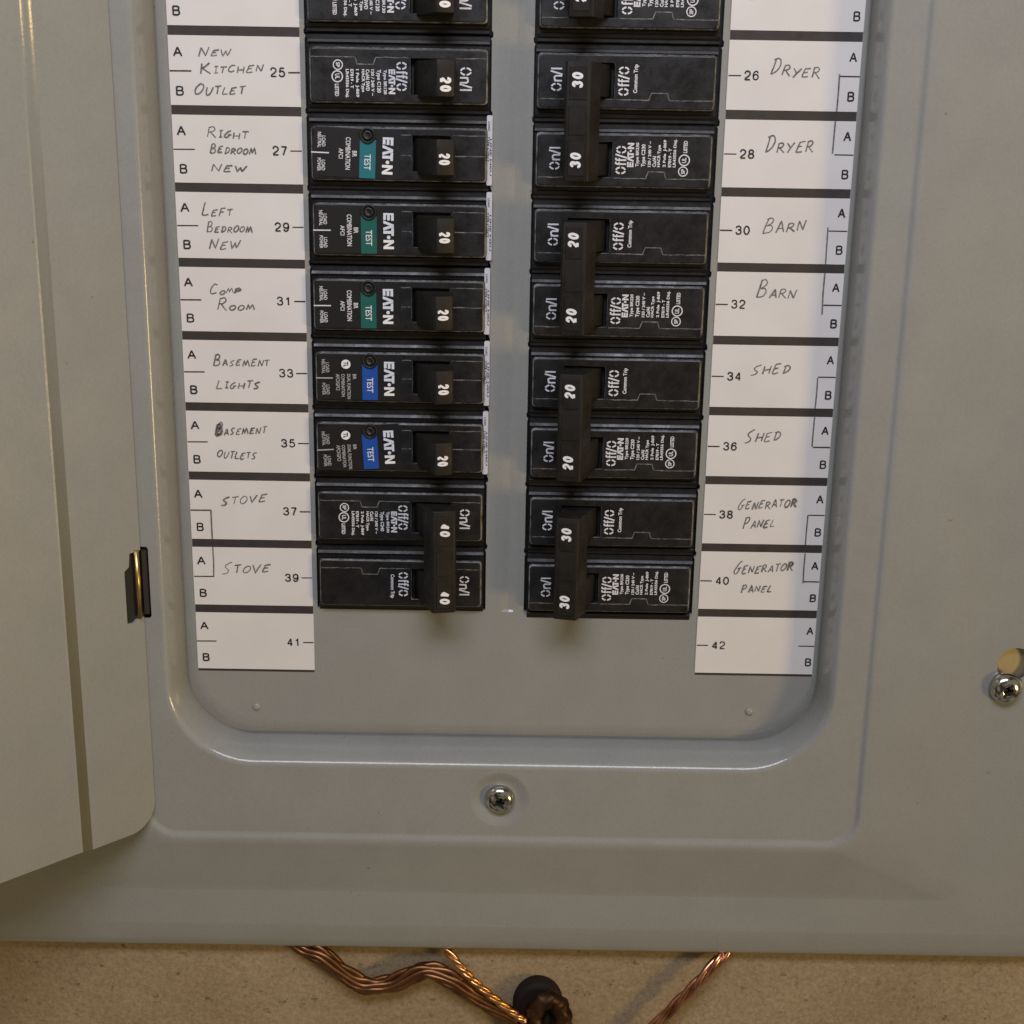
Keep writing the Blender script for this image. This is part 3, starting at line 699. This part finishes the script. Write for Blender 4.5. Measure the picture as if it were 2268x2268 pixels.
GRP = 'black circuit breakers in the two rows of the panel'
def breaker(side, z0, kind, poles, amp, label, spec=None, col=None, tilt=0.0):
    """z0: world height of the local x=0 edge"""
    loc = (-2.75 + random.uniform(-.012, .012), random.uniform(-.006, .006), z0 + random.uniform(-.008, .008)) if side == 'L' else (2.72 + random.uniform(-.012, .012), random.uniform(-.006, .006), z0 + random.uniform(-.008, .008))
    t = thing('circuit_breaker', loc, label, 'breaker', GRP, ROT_L if side == 'L' else ROT_R)
    for p in range(poles):
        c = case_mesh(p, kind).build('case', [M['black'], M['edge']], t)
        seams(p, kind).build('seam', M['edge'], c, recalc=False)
    if kind == 'std':
        for p in range(poles):
            mb = MB(); mb2 = MB()
            on_off(mb, mb2, p, (.35, .715, 1.200, 1.342), (.395, .685, 2.08, 2.225) if poles == 2 else (.404, .697, 2.035, 2.189))
            mb.build('off_marking', M['pale'], t, recalc=False); mb2.build('on_marking', M['pale'], t, recalc=False)
            if p == 1:
                mb = MB(); put_text(mb, 'Common Trip', 1.385, 1.745, 1.075, 1.145, lambda x, y, h=0: (x, y, FC + .004), .03)
                mb.build('common_trip_marking', M['pale'], t, recalc=False)
            if p == 0 and spec:
                mb = MB(); spec_print(mb, 0, spec); mb.build('specification_text', M['pale'], t, recalc=False)
            if p == 0 and spec:
                mb = MB(); eaton(mb, .445, .755, 1.102, 1.188, FC + .0045); mb.build('logo', M['pale'], t, recalc=False)
        if poles == 1:
            tg = toggle_mesh(0, .335, .790).build('toggle', M['toggle'], t, bevel=.014)
            mb = MB(); figures(mb, amp, .549, .731, 1.807, 1.947, .034, lambda x, y, h=0: (x, y, tz(y) + h * .5)); mb.build('rating_number', M['white'], tg, recalc=False)
        else:
            for p in range(2): toggle_mesh(p, .33, .735).build('toggle', M['toggle'], t, bevel=.014)
            mb = MB()
            pr = [(1.585, .46), (1.665, .60), (1.700, .735), (1.735, .790), (1.755, .795), (2.035, .735), (2.055, .70), (2.03, .46)]
            mb.prism(pr, lambda u, v, q: (q, u, v), .265, 1.745)
            tie = mb.build('handle_tie', M['toggle'], t, bevel=.034, seg=3)
            tq = lambda y, h: .795 - (y - 1.755) * .2143 + h
            for q0, q1, num in ((.33, .77, .43), (.84, 1.20, None), (1.27, 1.68, 1.415)):
                mb = MB()
                pts = [(q0, 1.785), (q1, 1.785), (q1, 2.005), (q0, 2.005)]
                lo = mb.add([(x, y, tq(y, -.004)) for x, y in pts]); hi = mb.add([(x + (.008 if x == q0 else -.008), y + (.008 if y < 1.9 else -.008), tq(y, .010)) for x, y in pts])
                mb.loft(lo, hi, 0, False); mb.face(hi, 0)
                mb.build('pad', M['toggle'], tie)
                if num:
                    mb = MB(); figures(mb, amp, num, num + .19, 1.832, 1.972, .033, lambda x, y, h=0: (x, y, tq(y, .0135) + h * .5), .12)
                    mb.build('rating_number', M['white'], tie, recalc=False)
    else:
        fn = lambda x, y, h=0: (x, y, FC + .0095 + h * .3)
        mb = MB(); 
        pts = rrect(.200, .830, .105, 1.245, .03, 4)
        a = mb.add([(x, y, FC - .002) for x, y in pts]); b = mb.add([(x, y, FC + .006) for x, y in pts]); mb.loft(a, b, 0, False); mb.face(b)
        stk = mb.build('front_label', M['sticker'], t)
        TL = Matrix.Translation(Vector((.53, .75, 0)) * IN) @ Matrix.Rotation(math.radians(tilt), 4, 'Z') @ Matrix.Translation(Vector((-.53, -.75, 0)) * IN)
        stk.matrix_local = TL
        mb = MB()
        put_text(mb, 'LOAD', .315, .452, .208, .258, fn, .015); put_text(mb, 'NEUTRAL', .270, .468, .152, .200, fn, .015)
        put_text(mb, 'LOAD', .625, .760, .208, .258, fn, .015); put_text(mb, 'POWER', .602, .770, .152, .200, fn, .015)
        stroke(mb, [(.532, .07), (.530, .305)], .016, fn)
        if col == 'blue':
            put_text(mb, 'BR', .472, .545, .580, .628, fn, .015); put_text(mb, 'DUAL FUNCTION', .472, .822, .500, .548, fn, .015)
            put_text(mb, 'COMBINATION', .472, .790, .420, .468, fn, .015); put_text(mb, 'AFCI/GFCI', .472, .700, .345, .398, fn, .015)
        else:
            put_text(mb, 'BR', .488, .566, .615, .675, fn, .015); put_text(mb, 'COMBINATION', .318, .735, .523, .590, fn, .015)
            put_text(mb, 'AFCI', .463, .595, .434, .492, fn, .015)
        mb.build('printed_text', M['grey'] if col == 'blue' else M['pale'], stk, recalc=False)
        if col == 'blue':
            mb = MB(); mb.disc((.335, .487, FC + .009), .064, n=28); mb.build('round_mark', M['white'], stk, recalc=False)
            mb = MB(); put_text(mb, 'TL', .297, .373, .455, .520, lambda x, y, h=0: (x, y, FC + .0115), .03); mb.build('mark_letters', M['sticker'], stk, recalc=False)
        mb = MB(); eaton(mb, .292, .768, 1.014, 1.155, FC + .0095); mb.build('logo', M['white'], stk, recalc=False)
        mb = MB(); mb.box(.335, .832, .712, .925, FC + .004, FC + .0085); tl = mb.build('test_label', M[col], t); tl.matrix_local = TL
        mb = MB(); put_text(mb, 'TEST', .520, .725, .775, .862, lambda x, y, h=0: (x, y, FC + .0105), .012); mb.build('test_word', M['pale'], tl, recalc=False)
        mb = MB(); n = 28; prev = None                                  # round test button in a collar
        for rr, hh in ((.104, FC), (.104, FC + .03), (.096, FC + .038), (.080, FC + .036), (.074, FC + .012), (.066, FC + .012), (.064, FC + .045), (.055, FC + .055), (.03, FC + .05), (.02, FC + .035)):
            c = mb.add([(.282 + rr * math.cos(2 * math.pi * k / n), .82 + rr * math.sin(2 * math.pi * k / n), hh) for k in range(n)])
            if prev: mb.loft(prev, c)
            prev = c
        mb.face(prev)
        mb.build('test_button', M['black'], t)
        tg = toggle_mesh(0, .315, .765).build('toggle', M['toggle'], t, bevel=.014)
        mb = MB(); figures(mb, amp, .488, .635, 1.798, 1.938, .028, lambda x, y, h=0: (x, y, tz(y) + h * .5)); mb.build('rating_number', M['white'], tg, recalc=False)
        mb = MB(); pts = rrect(.0, .905, 2.395, 2.470, .02, 4)
        a = mb.add([(x, y, .004) for x, y in pts]); b = mb.add([(x, y, .056) for x, y in pts]); mb.loft(a, b, 0, False); mb.face(b)
        wl = mb.build('end_label', M['whitelabel'], t)
        mb = MB(); f2 = lambda x, y, h=0: (x, y, .0585)
        put_text(mb, 'LOAD', .08, .20, 2.412, 2.440, f2, .02); put_text(mb, 'TYPE CTRCT', .27, .60, 2.405, 2.432, f2, .02)
        put_text(mb, 'LINE NEU', .30, .78, 2.440, 2.462, f2, .02)
        mb.build('printed_text', M['ink'], wl, recalc=False)
    return t
def spec1(amp): return [('Type BR1' + amp, .31), ('Type C1' + amp, .29), ('120 / 240 V ~', .33), ('Cu/Al SWD', .27), ('HACR Type', .285), ('1 Pole  J-869', .35), ('E7819 - T', .24), ('LR43556 Disj.', .36)]
def spec2(amp): return [('Type BR2' + amp, .31), ('Type C2' + amp, .29), ('120 / 240 V ~', .33), ('Cu/Al', .14), ('HACR Type', .285), ('2 Pole  J-869', .35), ('E7819 - T', .24), ('LR43556 Disj.', .36)]

breaker('L', 2.0, 'std', 1, '20', 'black single breaker topmost in the left row', spec1('20'))
breaker('L', 1.0, 'std', 1, '20', 'black single breaker rated 20 above the one for the NEW KITCHEN OUTLET', spec1('20'))
breaker('L', 0.0, 'std', 1, '20', 'black single breaker rated 20 beside the NEW KITCHEN OUTLET label', spec1('20'))
breaker('L', -1.0, 'afci', 1, '20', 'black breaker with a light teal TEST strip beside the RIGHT BEDROOM label', col='teal', tilt=-2.2)
breaker('L', -2.0, 'afci', 1, '20', 'black breaker with a green TEST strip beside the LEFT BEDROOM label', col='green')
breaker('L', -3.0, 'afci', 1, '20', 'black breaker with a green TEST strip beside the COMP ROOM label', col='green')
breaker('L', -4.0, 'afci', 1, '20', 'black breaker with a blue TEST strip beside the BASEMENT LIGHTS label', col='blue')
breaker('L', -5.0, 'afci', 1, '20', 'black breaker with a blue TEST strip beside the BASEMENT OUTLETS label', col='blue', tilt=3.2)
breaker('L', -6.0, 'std', 2, '40', 'black double breaker rated 40 with a tie bar beside the STOVE labels', spec2('40'))
for z, amp, wd in ((-.08, '20', 'cut by the top edge, above the DRYER breaker'), (-2.08, '30', 'beside the two DRYER labels'), (-4.08, '20', 'beside the two BARN labels'),
                   (-6.08, '20', 'beside the two SHED labels'), (-8.08, '30', 'beside the GENERATOR PANEL labels')):
    breaker('R', z, 'std', 2, amp, 'black double breaker rated %s %s' % (amp, wd), spec2(amp))

# ------------------------------------------------------------------ copper wires on the wall
def smooth_path(pts, n=8):
    out = []
    for k in range(len(pts) - 1):
        p0 = pts[max(k - 1, 0)]; p1 = pts[k]; p2 = pts[k + 1]; p3 = pts[min(k + 2, len(pts) - 1)]
        for i in range(n):
            q = i / n
            out.append(Vector([.5 * (2 * p1[d] + (-p0[d] + p2[d]) * q + (2 * p0[d] - 5 * p1[d] + 4 * p2[d] - p3[d]) * q * q + (-p0[d] + 3 * p1[d] - 3 * p2[d] + p3[d]) * q ** 3) for d in range(3)]))
    out.append(Vector(pts[-1])); return out
def tube(mb, path, r, n=10, mi=0):
    prev = None; up = Vector((0, 1, 0))
    for i, p in enumerate(path):
        d = (path[min(i + 1, len(path) - 1)] - path[max(i - 1, 0)]).normalized()
        a = d.cross(up).normalized(); b = a.cross(d)
        c = mb.add([p + a * r * math.cos(2 * math.pi * k / n) + b * r * math.sin(2 * math.pi * k / n) for k in range(n)])
        if prev: mb.loft(prev, c, mi)
        prev = c
def strand_wire(name, pts, R, r, count, turns, mat, label, flat=1.0, wob=0.0):
    path = smooth_path([Vector(p) for p in pts], 10)
    o = None
    root = thing(name, pts[0], label, 'wire', 'bare copper wires')
    for k in range(count):
        q = []
        for i, p in enumerate(path):
            d = (path[min(i + 1, len(path) - 1)] - path[max(i - 1, 0)]).normalized()
            a = d.cross(Vector((0, 1, 0))).normalized(); b = a.cross(d)
            t = 2 * math.pi * (k / count + turns * i / len(path))
            w = 1 + wob * math.sin(i * .33 + k * 2.1)
            q.append(p + a * R * w * math.cos(t) + b * R * flat * math.sin(t) - Vector(pts[0]))
        mb = MB(); tube(mb, q, r); mb.build('strand', mat, root)
    return root
strand_wire('copper_wire', [(-3.330, -0.050, -13.40), (-3.093, -0.070, -13.570), (-2.816, -0.150, -13.654), (-2.500, -0.190, -13.896), (-2.197, -0.190, -14.125), (-1.941, -0.190, -14.164), (-1.632, -0.190, -14.099),
            (-1.274, -0.190, -13.902), (-1.019, -0.190, -13.897), (-0.711, -0.220, -14.038), (-0.454, -0.220, -14.238), (-0.144, -0.220, -14.439), (0.297, -0.220, -14.692)],
            .098, .048, 8, .45, M['oldcopper'], 'thick tarnished wavy bundle of bare copper strands leaving the panel at left', .6, .30)
strand_wire('copper_wire', [(-0.960, -0.050, -13.36), (-0.865, -0.090, -13.525), (-0.598, -0.340, -13.722), (-0.356, -0.400, -13.959), (-0.045, -0.420, -14.235), (0.265, -0.400, -14.502), (0.416, -0.380, -14.631)],
            .034, .035, 3, 4.2, M['copper'], 'bright orange twisted copper wire crossing in front of the wavy bundle')
strand_wire('copper_wire', [(3.72, -0.060, -13.33), (3.574, -0.090, -13.505), (3.380, -0.200, -13.634), (3.123, -0.270, -13.930), (2.886, -0.270, -14.222), (2.599, -0.270, -14.577), (2.076, -0.270, -15.235)],
            .046, .048, 3, 2.0, M['rosy'], 'shiny reddish twisted copper wire slanting down on the right, away from the bundle')
cl = thing('wire_clamp', (0.68, 0.02, -14.56), 'dark brown rounded metal clamp at the bottom edge where the copper wires meet', 'clamp')
mb = MB(); prev = None; n = 36
for rr, yy in ((.40, 0), (.40, -.16), (.38, -.22), (.33, -.25)):
    c = mb.add([(-.07 + rr * math.cos(2 * math.pi * k / n), yy, rr * 1.22 * math.sin(2 * math.pi * k / n)) for k in range(n)])
    if prev: mb.loft(prev, c)
    prev = c
mb.face(prev); mb.build('clamp_body', M['oldbronze'], cl)
mb = MB(); tube(mb, smooth_path([Vector(p) for p in ((-.17, -.26, -1.0), (-.17, -.30, -.30), (-.10, -.33, .10), (.11, -.35, .29), (.29, -.33, .10), (.33, -.30, -.32), (.33, -.26, -1.0))], 8), .145, 16)
mb.v = [(x + .018 * math.sin(31 * z + 17 * x), y + .016 * math.sin(23 * z - 29 * x), z + .015 * math.sin(27 * x + 11 * z)) for x, y, z in mb.v]
mb.build('clamp_strap', M['bronze'], cl)
mb = MB(); tube(mb, smooth_path([Vector(p) for p in ((.06, -.20, -1.0), (.07, -.24, -.25), (.09, -.20, .06))], 6), .07, 10)
mb.build('clamp_stud', M['oldbronze'], cl)
